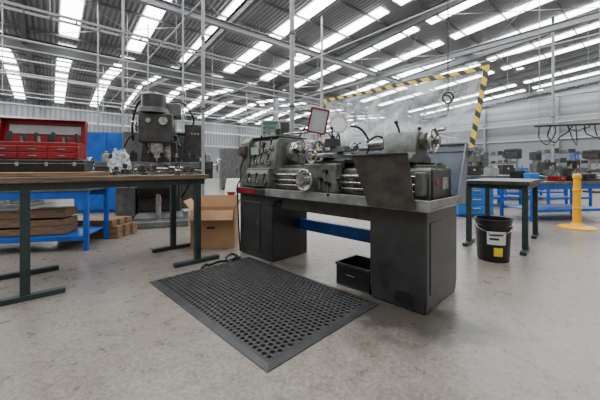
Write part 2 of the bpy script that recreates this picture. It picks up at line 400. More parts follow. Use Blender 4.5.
MB().box(.8,2.19,.205,.255,1.0355,1.0375).box(.8,2.19,.365,.415,1.0355,1.0375).make('bed_slideway','steel',L)
for x in (.8,1.05,1.3,1.55,1.8,2.05):
    MB().box(x,x+.14,.112,.12,.80,.93).make('bed_web_recess','dark',L,bev=.004)
MB().cyl((.5,.07,.93),(2.14,.07,.93),.016,n=14).make('leadscrew','steel',L)
MB().cyl((.5,.07,.875),(2.14,.07,.875),.012,n=14).make('feed_shaft','steel',L)
MB().cyl((.5,.07,.825),(2.14,.07,.825),.010,n=14).make('control_shaft','steel',L)
MB().box(2.12,2.18,.035,.12,.80,.97).make('shaft_bracket','green',L,bev=.008)
MB().box(2.2,2.215,.13,.49,.77,.99).make('bed_end_cover','dark',L,bev=.005)
MB().cyl((2.215,.20,.90),(2.219,.20,.90),.028).make('maker_badge','red',L,label='small round dark red badge')
MB().box(2.215,2.218,.3,.42,.84,.93).make('rating_plate','steel',L)
h=MB(); h.prism([(.06,.775),(.56,.775),(.56,1.30),(.52,1.34),(.14,1.34),(.10,1.28),(.06,1.0)],'X',.12,.56)
h.make('headstock','green',L,bev=.012)
MB().prism([(.04,.775),(.6,.775),(.6,1.33),(.56,1.37),(.1,1.37),(.04,1.30)],'X',-.04,.11).make('end_gear_cover','green',L,bev=.015)
MB().box(.13,.55,.0,.09,.79,1.0).make('feed_gearbox','green',L,bev=.008)
MB().box(.15,.53,-.004,.0,.93,.98).make('gearbox_chart','light',L)
MB().box(.14,.28,.058,.07,1.15,1.24).make('speed_chart','light',L)
MB().box(.12,.56,.10,.58,1.341,1.36).box(.2,.5,.2,.5,1.36,1.385).make('headstock_lid','dark',L,bev=.006)
for x,z,y in ((.2,.85,0),(.34,.85,0),(.48,.85,0),(.22,1.06,.07),(.34,1.07,.07),(.46,1.06,.07),(.38,1.19,.08),(.49,1.22,.09),(.30,1.27,.1)):
    MB().lathe([(.032,0),(.032,.02),(.018,.028),(.018,.05)],(x,y,z),(0,-1,0)).make('selector_hub','steel',L)
    MB().tube([(x,y-.03,z),(x+.04,y-.045,z+.055),(x+.05,y-.05,z+.075)],.008).sph((x+.052,y-.05,z+.083),.016).make('selector_lever','black',L)
MB().box(-.03,.1,.0,.04,1.14,1.26).make('switch_box','dark',L,bev=.006)
MB().cyl((.035,.0,1.17),(.035,-.02,1.17),.016).make('stop_button','red',L,label='red stop button')
MB().tube(smoothpts([(.06,.03,1.14),(.03,-.01,1.0),(.06,-.03,.88),(.02,-.05,.78),(.03,-.05,.60),(.02,-.03,.30),(.05,-.03,.02)]),.009).make('power_conduit','black',L)
MB().tube(smoothpts([(.5,.5,1.36),(.62,.52,1.50),(.85,.56,1.42),(1.05,.58,1.22),(1.1,.57,1.08)]),.010).make('coolant_pipe','black',L)
c=MB(); c.cyl((.56,.31,1.17),(.60,.31,1.17),.085,n=32).cyl((.60,.31,1.17),(.71,.31,1.17),.125,n=40); c.cyl((.71,.31,1.17),(.725,.31,1.17),.045,n=24)
c.make('chuck','steel',L,bev=.004)
for i in range(3):
    a=i*2*math.pi/3+.5
    MB().box(.71,.76,.285,.335,1.17+.035,1.17+.115,rot=('X',a-math.pi/2),piv=(.73,.31,1.17)).make('chuck_jaw','steel',L,bev=.003)
def rect_frame(mb,w,h,t,d):
    mb.box(-w/2,w/2,-d/2,d/2,h/2-t,h/2); mb.box(-w/2,w/2,-d/2,d/2,-h/2,-h/2+t); mb.box(-w/2,-w/2+t,-d/2,d/2,-h/2+t,h/2-t); mb.box(w/2-t,w/2,-d/2,d/2,-h/2+t,h/2-t); return mb
o=rect_frame(MB(),.20,.27,.017,.02).make('chuck_guard_frame','red',L,label='red-framed swing-up chuck guard')
o.location=(.93,.36,1.50); o.rotation_euler=(.25,.22,math.radians(38))
MB().box(-.085,.085,-.004,.004,-.12,.12).make('guard_window','glass',o)
MB().cyl((.3,.45,1.36),(.3,.45,1.43),.014).cyl((.3,.45,1.42),(.93,.43,1.40),.012).make('guard_hinge_bar','steel',L)
o=MB().box(-.19,.19,-.05,.05,-.11,.11).make('digital_readout','light',L,label='light grey digital readout box',bev=.01); o.location=(.10,.48,1.50); o.rotation_euler=(0,0,math.radians(45))
for z in (-.05,.010,.070): MB().box(-.16,.03,-.056,-.05,z-.020,z+.020).make('readout_display','lcd',o)
MB().box(.06,.17,-.056,-.05,-.06,.08).make('readout_keypad','dark',o)
MB().cyl((.10,.48,1.36),(.10,.48,1.40),.02).make('readout_bracket','dark',L)
cx=1.05
MB().prism([(.10,1.035),(.52,1.035),(.52,1.07),(.46,1.09),(.14,1.09),(.08,1.07),(.08,1.0),(.10,1.0)],'X',cx,cx+.42).make('saddle','dark',L,bev=.006)
MB().box(cx+.02,cx+.40,-.005,.10,.78,1.04).make('apron','green',L,bev=.012)
MB().box(cx+.13,cx+.29,-.02,.58,1.09,1.13).make('cross_slide','steel',L,bev=.004)
MB().cyl((cx+.21,.24,1.13),(cx+.21,.24,1.15),.075).box(cx+.15,cx+.40,.19,.30,1.15,1.20,rot=('Z',-.35)).make('compound_slide','mid',L,bev=.004)
MB().box(cx+.12,cx+.23,.18,.29,1.20,1.28).cyl((cx+.175,.235,1.28),(cx+.175,.235,1.31),.025).make('tool_post','dark',L,bev=.003)
MB().tube([(cx+.175,.235,1.30),(cx+.22,.17,1.33),(cx+.25,.13,1.36)],.008).sph((cx+.255,.122,1.367),.015).make('tool_post_lever','black',L)
MB().box(cx+.04,cx+.14,.22,.24,1.235,1.255).make('cutting_tool','steel',L)
MB().wheel((cx+.45,.20,1.175),(1,-.35,0),.045,.007).make('compound_handwheel','steel',L)
MB().lathe([(.001,0),(.07,0),(.085,-.015),(.085,-.03),(.06,-.022),(.03,-.022),(.03,-.06),(.001,-.06)][::-1],(cx+.10,-.06,.89),(0,1,0)).torus((cx+.10,-.085,.89),(0,1,0),.092,.011).cyl((cx+.15,-.09,.95),(cx+.15,-.15,.95),.012).cyl((cx+.10,-.06,.89),(cx+.10,0,.89),.025).make('carriage_handwheel','steel',L)
MB().cyl((cx+.21,-.02,1.10),(cx+.21,-.08,1.10),.035).wheel((cx+.21,-.10,1.10),(0,-1,0),.055,.008).make('cross_slide_handwheel','steel',L)
for x,z in ((.24,.9),(.33,.86),(.30,.97)):
    MB().cyl((cx+x,-.005,z),(cx+x,-.04,z),.02).tube([(cx+x,-.035,z),(cx+x+.03,-.06,z-.08)],.007).sph((cx+x+.03,-.06,z-.085),.014).make('feed_lever','black',L)
MB().tube([(cx+.4,.07,.825),(cx+.44,.0,.83),(cx+.47,-.06,.90)],.008).sph((cx+.47,-.06,.91),.017).make('spindle_lever','black',L)
MB().box(cx-.06,cx,.09,.5,1.04,1.1).box(cx+.42,cx+.47,.12,.5,1.04,1.08).make('way_wiper','black',L,bev=.006)
MB().torus((.98,.31,1.19),(1,0,0),.085,.018).box(.95,1.01,.16,.46,1.04,1.10).make('fixed_steady','green',L,bev=.003)
for a in (.5,2.6,4.71): MB().cyl((.98,.31+.05*math.cos(a),1.19+.05*math.sin(a)),(.98,.31+.14*math.cos(a),1.19+.14*math.sin(a)),.012).make('steady_finger','steel',L)
MB().tube(smoothpts([(1.42,.5,1.09),(1.45,.52,1.25),(1.40,.45,1.38),(1.33,.38,1.41)]),.012).make('lamp_arm','black',L)
o=MB().lathe([(.001,-.08),(.036,-.08),(.042,-.03),(.08,.03),(.084,.05),(.07,.05)]).make('work_lamp','light',L); o.location=(1.24,.30,1.41); o.rotation_euler=(math.radians(82),0,math.radians(42))
MB().cyl((0,0,.03),(0,0,.052),.072).make('lamp_lens','white',o)
MB().tube(smoothpts([(1.1,.5,1.09),(1.08,.54,1.25),(1.15,.42,1.36),(1.2,.33,1.30)]),.009).make('coolant_hose','black',L)
MB().tube(smoothpts([(1.5,.62,.80),(1.58,.66,1.0),(1.62,.60,1.22),(1.56,.50,1.30),(1.50,.40,1.24)]),.011).make('coolant_hose','black',L)
ts=1.78
MB().prism([(.10,1.038),(.50,1.038),(.50,1.08),(.42,1.11),(.40,1.24),(.36,1.29),(.26,1.29),(.22,1.24),(.20,1.11),(.10,1.08)],'X',ts,ts+.28).make('tailstock_body','green',L,bev=.012)
MB().cyl((ts-.03,.31,1.21),(ts+.32,.31,1.21),.068,n=24).make('quill_housing','green',L,bev=.004)
MB().cyl((ts-.18,.31,1.21),(ts-.03,.31,1.21),.032).cyl((ts-.24,.31,1.21),(ts-.18,.31,1.21),.002,.028).make('quill','steel',L)
MB().wheel((ts+.37,.31,1.21),(1,0,0),.09,.013,3,.032,.09).make('tailstock_handwheel','steel',L)
MB().tube([(ts+.1,.30,1.28),(ts+.10,.27,1.33),(ts+.10,.24,1.36)],.009).sph((ts+.10,.235,1.37),.017).make('quill_clamp_lever','black',L)
MB().tube([(ts+.2,.38,1.24),(ts+.2,.44,1.32)],.009).sph((ts+.2,.445,1.33),.017).make('bed_clamp_lever','black',L)
m=MB()
m.prism([(1.82,.72),(2.18,.72),(2.13,1.105),(1.67,1.10)],'Y',-.088,-.080)
m.prism([(1.67,1.09),(2.13,1.095),(2.13,1.108),(1.67,1.103)],'Y',-.105,-.080)
m.make('front_splash_plate','plate',L,label='worn scuffed dark steel splash plate with slanted edges',bev=.002)
MB().box(1.9,1.96,-.08,.12,.98,1.0).make('plate_bracket','steel',L)
MB().prism([(.64,.72),(.655,.72),(.70,.95),(.74,1.2),(.70,1.215),(.70,1.2),(.725,1.195),(.685,.95)],'X',.55,2.27).make('rear_splash_guard','bluegrey',L,bev=.002)
MB().prism([(.50,.785),(.66,.785),(.76,1.2),(.69,1.2)],'X',2.255,2.268).make('guard_end_gusset','bluegrey',L)
def quadbar(A,B,C,D_,th,f=None):
    f=f or (lambda z:.72+.10*(z-1.17)/.67)
    vs=[]
    for s_ in (-1,1):
        for x,z in (A,B,C,D_): vs.append((x,f(z)+s_*th,z))
    return MB().add(vs,[(0,3,2,1),(4,5,6,7),(0,1,5,4),(1,2,6,5),(2,3,7,6),(3,0,4,7)])
sv=[];sf=[];nx_,nz_=120,44
for j in range(nz_+1):
    for i in range(nx_+1):
        u,v=i/nx_,j/nz_; z=1.17+.67*v; xl=.62+.04*v; xr=2.29+.08*v; x=xl+(xr-xl)*u
        e=min(1,min(u,1-u,v,1-v)*8)
        y=.72+.10*v+e*(.03*nz.noise(Vector((x*2.2+v*2,z*1.5,0)))+.05*abs(nz.noise(Vector((x*4+z*2,z*1.2,3))))-.03*abs(nz.noise(Vector((x*3-z*5,z*2,8)))))
        sv.append((x,y,z))
for j in range(nz_):
    for i in range(nx_):
        a=j*(nx_+1)+i; sf.append((a,a+1,a+nx_+2,a+nx_+1))
MB().add(sv,sf).make('clear_screen','film',L,label='creased clear plastic splash screen')
quadbar((.63,1.815),(2.40,1.815),(2.405,1.852),(.63,1.852),.007).make('screen_top_rail','haz',L,label='yellow and black hazard striped rail')
quadbar((2.275,1.17),(2.315,1.17),(2.40,1.814),(2.36,1.814),.007).make('screen_side_rail','haz',L,label='yellow and black hazard striped rail')
quadbar((.60,1.17),(.625,1.17),(.655,1.814),(.63,1.814),.007).make('screen_side_rail','haz',L)
quadbar((.60,1.14),(2.32,1.14),(2.32,1.17),(.60,1.17),.009).make('screen_bottom_rail','bluegrey',L)
for x in (.8,1.5,2.2): MB().tube([(x,.665,.80),(x,.70,.95),(x,.75,1.17)],.013).make('screen_strut','bluegrey',L)
MB().prism([(2.05,.80),(2.10,.80),(2.32,1.16),(2.27,1.16)],'Y',.735,.750).make('screen_strut','bluegrey',L)
ca,sa=math.cos(LA),math.sin(LA)
def LW(lx,ly,z=0): return (OX+lx*ca-ly*sa,OY+lx*sa+ly*ca,z)
t=thing('oil_can','small dark pump oil can standing on the lathe headstock','oil can',LW(.44,.22,1.386),.6)
MB().lathe([(.03,0),(.032,.01),(.032,.06),(.012,.085),(.01,.1)]).make('can_body','dark',t)
MB().tube([(0,0,.1),(.02,0,.15),(.05,0,.18)],.004).make('can_spout','steel',t)
MB().box(-.05,.05,-.035,.035,0,.03).box(-.05,.05,-.035,.035,.03,.034).make('small_tin','light',loc=LW(.30,.28,1.386),rz=.3,label='small pale metal tin on the lathe headstock',cat='tin',bev=.004)
MB().cyl((0,0,0),(0,0,.07),.022).cyl((0,0,.07),(0,0,.09),.012).make('chuck_key','steel',loc=LW(.22,.24,1.3865),label='steel chuck key standing on the lathe headstock',cat='chuck key')
# ---------------------------------------------------------------- rubber mat (staggered rings)
def matmesh():
    m=MB(); lx,ly=1.64,1.05; bd=.05; nx,ny=38,25; cx_=(lx-2*bd)/nx; cy_=(ly-2*bd)/ny; top=.014; n=8
    for j in range(ny):
        odd=j%2; y=bd+(j+.5)*cy_
        if odd:
            for xa,xb in ((bd,bd+cx_/2),(lx-bd-cx_/2,lx-bd)):
                m.add([(xa,y-cy_/2,top),(xb,y-cy_/2,top),(xb,y+cy_/2,top),(xa,y+cy_/2,top)],[(0,1,2,3)])
        for i in range(nx-odd):
            x=bd+(i+.5+.5*odd)*cx_; O=[]; I=[]; B=[]; R2=[]
            r=.40*min(cx_,cy_)
            for k in range(n):
                a=2*math.pi*k/n+math.pi/8; c_,s_=math.cos(a),math.sin(a); mm=max(abs(c_),abs(s_))
                O.append((x+cx_/2*c_/mm, y+cy_/2*s_/mm, top))
                R2.append((x+r*1.12*c_,y+r*1.12*s_,top+.003)); I.append((x+r*.92*c_,y+r*.92*s_,top+.003)); B.append((x+r*.92*c_,y+r*.92*s_,.0015))
            vs=O+R2+I+B
            fs=[(t*n+k,t*n+(k+1)%n,(t+1)*n+(k+1)%n,(t+1)*n+k) for t in range(3) for k in range(n)]
            b0=len(vs)
            vs+=[(x+cx_/2,y+cy_/2,top),(x-cx_/2,y+cy_/2,top),(x-cx_/2,y-cy_/2,top),(x+cx_/2,y-cy_/2,top)]
            fs+=[(0,b0,1),(2,b0+1,3),(4,b0+2,5),(6,b0+3,7)]
            m.add(vs,fs)
    P=[(0,0),(lx,0),(lx,ly),(0,ly)]; Qi=[(bd*.7,bd*.7),(lx-bd*.7,bd*.7),(lx-bd*.7,ly-bd*.7),(bd*.7,ly-bd*.7)]; R=[(bd,bd),(lx-bd,bd),(lx-bd,ly-bd),(bd,ly-bd)]
    vs=[(x,y,.0) for x,y in P]+[(x,y,.004) for x,y in P]+[(x,y,top) for x,y in Qi]+[(x,y,top) for x,y in R]
    fs=[(t*4+k,t*4+(k+1)%4,(t+1)*4+(k+1)%4,(t+1)*4+k) for t in range(3) for k in range(4)]
    m.add(vs,fs)
    return m
mo=LW(.26,-1.11)
matmesh().make('rubber_mat','rubber',loc=(mo[0],mo[1],.001),rz=LA,label='black perforated rubber floor mat in front of the lathe',cat='floor mat',smooth=False)
x=thing('storage_crate','low black open metal crate on the floor under the lathe','crate',LW(1.43,.03),LA)
MB().box(0,.33,0,.30,0,.012).box(0,.33,0,.012,.012,.19).box(0,.33,.288,.30,.012,.19).box(0,.012,.012,.288,.012,.19).box(.318,.33,.012,.288,.012,.19).make('crate_body','black',x,bev=.003)
MB().box(-.006,.336,-.006,.0,.17,.19).box(-.006,0,0,.306,.17,.19).make('crate_rim','dark',x)
MB().tube([(.12,-.004,.11),(.12,-.02,.11),(.2,-.02,.11),(.2,-.004,.11)],.004).make('crate_handle','steel',x)
pts=[G(a_,b_)[:2]+(.014,) for a_,b_ in ((240,258.5),(235,262),(229,263),(226,258.5),(231,255),(237,257),(233,260.5),(224,262),(216,263.5),(210,266),(205,266),(202,269.5))]
MB().tube(smoothpts(pts),.012).make('power_cable','black',label='black power cable lying on the concrete beside the lathe',cat='cable')

# ---------------------------------------------------------------- benches with T legs
def tbench(name,label,loc,rz,LX,WY,H,ov=(.25,.12,.06,.06),foot=.48,topmat='benchwood'):
    t=thing(name,label,'workbench',loc,rz)
    MB().box(-ov[0],LX+ov[1],-ov[2],WY+ov[3],H-.045,H).make('tabletop',topmat,t,bev=.004)
    for x in (0,LX):
        for y in (0,WY):
            MB().box(x-.03,x+.03,y-.03,y+.03,.04,H-.10).box(x-foot/2,x+foot/2,y-.03,y+.03,0,.04).make('leg','legs',t,bev=.003)
    MB().box(-ov[0]+.03,LX+ov[1]-.03,-.03,.02,H-.10,H-.046).make('apron_rail','legs',t,bev=.002)
    MB().box(-ov[0]+.03,LX+ov[1]-.03,WY-.02,WY+.03,H-.10,H-.046).make('apron_rail','legs',t,bev=.002)
    for x in (0,LX): MB().box(x-.025,x+.025,.02,WY-.02,H-.10,H-.046).make('cross_rail','legs',t)
    return t
BZ=math.radians(42); BX0,BY0=-2.08,2.27
WB=tbench('workbench','dark timber-topped workbench on green-grey steel T-shaped legs',(BX0,BY0,0),BZ,1.34,.72,.93,ov=(.6,.10,.06,.06))
def BW(x,y,z=.931): return (BX0+x*math.cos(BZ)-y*math.sin(BZ),BY0+x*math.sin(BZ)+y*math.cos(BZ),z)
MB().box(-.6,.50,-.02,.66,0,.035).make('timber_board','wood',loc=BW(.05,.04),rz=BZ,label='worn timber board lying on the workbench',cat='board',bev=.004)
CX,CY,_=BW(.09,.44)
t=thing('tool_case','black metal tool case with steel catches on the timber board','tool case',(CX,CY,.967),math.radians(20))
MB().box(-.37,.37,-.13,.15,0,.105).make('case_body','black',t,bev=.008)
MB().box(-.37,.37,-.134,-.13,.07,.075).make('case_seam','steel',t)
for x_ in (-.3,-.1,.1,.3): MB().box(x_-.012,x_+.012,-.137,-.13,.05,.085).make('case_latch','steel',t)
t=thing('red_tool_chest','open dark red drawered tool chest on the black case','tool chest',(CX,CY,1.073),math.radians(20))
MB().box(-.32,.32,-.11,.12,0,.12).box(-.32,.32,-.11,-.10,.12,.15).box(-.32,.32,.11,.12,.12,.15).box(-.32,-.31,-.10,.11,.12,.15).box(.31,.32,-.10,.11,.12,.15).make('chest_body','red',t,bev=.004)
l=MB(); pv=(0,.13,.15)
for bx in ((-.32,.32,.13,.138,.15,.37),(-.32,.32,.07,.13,.362,.37),(-.32,-.312,.07,.13,.15,.362),(.312,.32,.07,.13,.15,.362)): l.box(*bx,rot=('X',-.12),piv=pv)
l.make('chest_lid','red',t,bev=.003)
MB().box(-.27,.27,.12,.129,.24,.32,rot=('X',-.12),piv=pv).make('lid_panel','light',t,label='pale label panel inside the lid')
for i in range(3):
    for j in range(2):
        d=MB().box(-.305+i*.205,-.11+i*.205,-.117,-.11,.01+j*.056,.06+j*.056).make('drawer','red',t,bev=.003)
        MB().box(-.235+i*.205,-.18+i*.205,-.124,-.117,.03+j*.056,.037+j*.056).make('drawer_handle','steel',d)
a=math.radians(20)
for i in range(12):
    x_=-.28+i*.05; y_=-.06+.08*(i%2); X=CX+x_*math.cos(a)-y_*math.sin(a); Y=CY+x_*math.sin(a)+y_*math.cos(a)
    hh=.06+.04*((i*7)%3)/2
    MB().cyl((0,0,0),(0,0,hh*.6),.010,n=10).cyl((0,0,hh*.6),(0,0,hh+.02),.017,.014,n=12).make('hand_tool','dark' if i%3 else 'steel',loc=(X,Y,1.194),label='dark steel hand tool standing in the red chest',cat='tool',group='hand tools in the red chest')
def blob(name,mat,loc,r,sc,seed,label,cat,amp=.35):
    bm=bmesh.new(); bmesh.ops.create_icosphere(bm,subdivisions=5,radius=r)
    for v in bm.verts:
        d=abs(nz.fractal(v.co*(1.6/r)+Vector((seed,0,0)),1,2,4))
        v.co*=1+amp*d; v.co=Vector((v.co.x*sc[0],v.co.y*sc[1],v.co.z*sc[2]*(1 if v.co.z<0 else 1.25-abs(v.co.x)*2.)))
    mz=-r*sc[2]*.8
    for v in bm.verts: v.co.z=max(v.co.z,mz)-mz
    me=bpy.data.meshes.new(name); bm.to_mesh(me); bm.free(); me.materials.append(K[mat])
    o=bpy.data.objects.new(name,me); COL.objects.link(o); o.location=loc; o['label']=label; o['category']=cat
    return o
bl=BW(.74,.56); blob('polythene_bag','bag',bl,.105,(.85,.7,1.1),3,'crumpled clear polythene bag standing on the workbench','plastic bag',.6)
def vice(loc,rz,mat='dark',label='small dark machine vice on the workbench',s=1.):
    t=thing('bench_vice',label,'vice',loc,rz); t.scale=(s,s,s)
    MB().box(-.11,.11,-.05,.05,0,.03).box(-.11,-.06,-.045,.045,.03,.10).make('vice_body',mat,t,bev=.006)
    MB().box(.01,.05,-.045,.045,.03,.10).make('moving_jaw',mat,t,bev=.006)
    MB().cyl((.03,0,.06),(.17,0,.06),.012).cyl((.165,-.06,.06),(.165,.06,.06),.006).make('screw_handle','steel',t)
    return t
vice(BW(1.18,.56),.2,s=1.2); vice(BW(.92,.16),.8,s=1.0); vice(BW(1.31,.12),.7,s=.7)
for i,(x_,y_,r,h_) in enumerate(((.64,.26,.05,.06),(1.38,.33,.04,.08),(1.39,.68,.03,.13),(.95,.70,.055,.07),(1.14,.02,.035,.04),(.92,.44,.05,.10),(1.04,.33,.035,.06),(.76,.30,.04,.05),(1.24,.32,.03,.12),(.84,.34,.025,.11),(1.14,.30,.03,.05),(.62,.12,.03,.08),(1.22,.22,.035,.09),(.70,.16,.035,.11))):
    MB().lathe([(r*.5,0),(r,0),(r,h_*.5),(r*.6,h_*.6),(r*.6,h_),(r*.3,h_)]).make('turned_part','dark' if i%3 else 'steel',loc=BW(x_,y_),label='turned dark steel flange part on the workbench',cat='machined part',group='turned parts on the bench')
for i,(x_,y_,r_) in enumerate(((.72,.02,.2),(1.30,-.01,.75),(.97,.0,.75))):
    MB().box(-.09,.09,-.01,.01,0,.012).cyl((-.1,0,0),(-.1,0,.014),.022,n=12).make('spanner','steel',loc=BW(x_,y_),rz=r_,label='steel spanner lying on the workbench',cat='spanner',group='spanners on the bench')
def bluebench(loc,rz,LX,WY,H,label,mat='blue',top='mid',shelf=.25,name='steel_workbench'):
    t=thing(name,label,'workbench',loc,rz)
    MB().box(-.03,LX+.03,-.03,WY+.03,H-.05,H).make('tabletop',top,t,bev=.004)
    for x in (0,LX):
        for y in (0,WY): MB().box(x-.025,x+.025,y-.025,y+.025,0,H-.05).make('leg',mat,t,bev=.002)
    for y in (0,WY):
        MB().box(0,LX,y-.02,y+.02,H-.14,H-.05).make('apron_rail',mat,t)
        MB().box(0,LX,y-.02,y+.02,shelf-.05,shelf).make('lower_rail',mat,t)
    MB().box(.026,LX-.026,.02,WY-.02,shelf-.02,shelf-.005).make('lower_shelf',mat,t)
    return t
bluebench((-4.30,3.25,0),math.radians(13),1.75,.6,.77,'blue painted steel bench with lower shelf behind the timber workbench',shelf=.18)
for i in range(9):
    a=math.radians(13); lx_=.35+(i%3)*.46; ly_=.12
    X=-4.30+lx_*math.cos(a)-ly_*math.sin(a); Y=3.25+lx_*math.sin(a)+ly_*math.cos(a)
    MB().box(-.2,.2,0,.35,0,.10-.02*(i%2)).make('timber_block','wood',loc=(X,Y,.182+(i//3)*.104),rz=a+.06*(i%3-1),label='rough sawn timber block stacked on the blue bench shelf',cat='timber',group='timber blocks on the bench shelf',bev=.005)
for i in range(9):
    r_=i//3
    MB().box(-.42,.42,-.062,.062,0,.085).make('timber_baulk','wood',loc=(-3.0+.03*(i%3)-.08*(r_==2),4.30+(i%3)*.14,r_*.087),rz=.02,label='rough timber baulk piled on the floor',cat='timber',group='pile of timber baulks',bev=.006)
def locker(loc,rz,w_,d_,h_,mat,label):
    t=thing('steel_cupboard',label,'cupboard',loc,rz)
    MB().box(-w_/2,w_/2,0,d_,0.05,h_).box(-w_/2+.03,w_/2-.03,.03,d_,0,.05).make('cupboard_body',mat,t,bev=.006)
    for s_ in (-1,1):
        d=MB().box(min(0,s_*w_/2)+.012,max(0,s_*w_/2)-.012,-.015,0,.08,h_-.03).make('door',mat,t,bev=.004)
        MB().box(s_*.05-.01,s_*.05+.01,-.035,-.015,h_*.5,h_*.5+.12).make('door_handle','chrome',d)
    return t
locker(W(107,6.7),math.radians(12),1.30,.45,1.80,'blue','tall bright blue steel double-door cupboard near the milling machine')
locker(W(30,9.6),math.radians(12),1.1,.45,1.7,'bluegrey','grey-blue steel double-door cupboard behind the benches')
# ---------------------------------------------------------------- milling machine
def mill(loc,rz,s,label,main='mid',dk='dark',base='mid'):
    t=thing('milling_machine',label,'milling machine',loc,rz); t.scale=(s,s,s)
    MB().box(-.45,.45,-.5,.5,0,.10).frus((0,.12,.10),(.74,.70),(0,.14,.2),(.62,.60)).make('machine_base',base,t,bev=.015)
    MB().frus((0,.18,.2),(.66,.56),(0,.2,1.36),(.54,.50)).make('column',dk,t,bev=.02)
    MB().box(-.17,.17,-.11,-.05,.4,1.3).make('column_slideway','steel',t)
    MB().prism([(-.46,.86),(-.11,.86),(-.11,.42),(-.14,.40),(-.46,.60)],'X',-.28,.28).make('knee',dk,t,bev=.012)
    MB().cyl((0,-.25,.1),(0,-.25,.64),.045).make('elevating_screw','steel',t)
    MB().box(-.30,.30,-.44,-.1,.861,.92).make('saddle',dk,t,bev=.006)
    MB().box(-.82,.82,-.43,-.11,.921,1.0).box(-.80,.80,-.37,-.33,.995,1.002).make('machine_table','mid',t,bev=.004)
    MB().box(.62,.82,-.48,-.43,.88,1.02).box(.5,.82,-.44,-.14,.74,.92).make('power_feed','dark',t,bev=.01)
    MB().box(-.82,-.6,-.42,-.14,.78,.92).make('table_bracket','dark',t,bev=.01)
    for s_ in (-1,1): MB().wheel((s_*.90,-.27,.95),(s_,0,0),.11,.013).cyl((s_*.82,-.27,.95),(s_*.90,-.27,.95),.02).make('table_handwheel','steel',t)
    MB().wheel((0,-.54,.78),(0,-1,0),.10,.013).cyl((0,-.46,.78),(0,-.54,.78),.02).make('knee_handwheel','steel',t)
    MB().prism([(-.35,1.44),(.55,1.44),(.55,1.70),(-.35,1.70)],'X',-.24,.24).cyl((0,.15,1.36),(0,.15,1.44),.27,n=28).make('ram',dk,t,bev=.015)
    MB().cyl((0,-.30,1.54),(0,-.42,1.54),.21,n=28).box(-.23,.23,-.66,-.36,1.28,1.72).make('head',dk,t,bev=.02)
    MB().cyl((-.04,-.48,1.72),(-.04,-.48,1.80),.24,.22,n=28).cyl((-.04,-.48,1.80),(-.04,-.48,2.0),.175,n=28).cyl((-.04,-.48,2.0),(-.04,-.48,2.04),.16,.11,n=28).make('drive_motor',dk,t,bev=.006)
    MB().box(.0,.34,-.40,-.10,1.71,1.93).make('belt_housing',main,t,bev=.02)
    MB().cyl((0,-.48,1.14),(0,-.48,1.28),.09).cyl((0,-.48,1.06),(0,-.48,1.14),.05).cyl((0,-.48,1.01),(0,-.48,1.06),.015).make('quill','steel',t)
    MB().cyl((.23,-.48,1.4),(.29,-.48,1.4),.03).tube([(.28,-.48,1.4),(.31,-.58,1.28),(.32,-.62,1.25)],.011).sph((.32,-.63,1.24),.024).make('quill_lever','black',t)
    MB().wheel((-.27,-.52,1.52),(-1,0,0),.07,.009).cyl((-.23,-.52,1.52),(-.27,-.52,1.52),.015).make('fine_feed_wheel','steel',t)
    MB().cyl((.1,-.66,1.6),(.1,-.69,1.6),.06).make('speed_dial','steel',t)
    MB().cyl((-.1,-.66,1.6),(-.1,-.68,1.6),.035).make('speed_dial','steel',t)
    MB().box(-.14,.14,-.38,-.16,1.003,1.07).box(-.14,-.08,-.38,-.16,1.07,1.14).box(.04,.10,-.38,-.16,1.07,1.14).make('machine_vice',dk,t,bev=.004)
    MB().box(.38,.68,.02,.24,1.10,1.66).make('control_box',dk,t,bev=.008)
    for k in range(4): MB().cyl((.45+.05*k,.018,1.5),(.45+.05*k,.0,1.5),.016).make('push_button','red' if k==0 else 'light',t)
    MB().cyl((.18,.1,1.5),(.40,.1,1.5),.03).make('control_arm','dark',t)
    MB().box(-.64,.64,.49,.78,.15,1.55).make('electrics_cabinet',main,t,bev=.01)
    MB().tube(smoothpts([(-.1,-.2,1.9),(-.30,0,2.0),(-.45,.3,1.7),(-.48,.5,1.4)]),.018).make('cable_conduit','black',t)
    MB().tube(smoothpts([(.45,.1,1.10),(.55,-.1,.9),(.45,-.1,.6),(.33,.1,.4)]),.016).make('cable_conduit','black',t)
    MB().tube(smoothpts([(.1,-.3,1.93),(.35,-.1,2.0),(.52,.1,1.8),(.52,.15,1.66)]),.016).make('cable_conduit','black',t)
    MB().box(-.62,-.34,-.15,.12,.15,.6).make('coolant_tank',main,t,bev=.01)
    MB().tube(smoothpts([(-.45,-.05,.6),(-.50,-.15,1.2),(-.30,-.3,1.45),(-.12,-.5,1.2),(-.08,-.5,1.08)]),.012).make('coolant_hose','black',t)
    return t
mr_=math.radians(20); MS=1.10; MX,MY=W(160,5.5)[:2]
mill((MX,MY,0),mr_,MS,'dark grey turret milling machine with cluttered table standing on the floor')
m2=mill(W(14,7.8),math.radians(18),.98,'dark grey milling machine standing behind the blue bench','mid','mid')
clone(m2,W(262,17),math.radians(10),'grey vertical milling machine standing near the back wall')
clone(m2,W(60,13.4),math.radians(25),'grey vertical milling machine standing near the back wall')
clone(m2,W(472,14),math.radians(-20),'grey vertical milling machine standing beyond the blue benches')
ca2,sa2=math.cos(mr_),math.sin(mr_)
for i,(x_,y_,h_) in enumerate(((-.70,-.27,.13),(-.54,-.25,.08),(-.36,-.28,.15),(.26,-.25,.10),(.42,-.27,.16),(.57,-.25,.09),(.73,-.27,.14))):
    x_*=MS;y_*=MS
    MB().box(-.06,.06,-.05,.05,0,h_).cyl((0,0,h_),(0,0,h_+.04),.03).make('clamp_block','dark' if i%3 else 'steel',loc=(MX+x_*ca2-y_*sa2,MY+x_*sa2+y_*ca2,1.104),rz=i*.4,label='dark steel clamping block on the milling table',cat='clamp block',group='clamp blocks on the milling table',bev=.005)
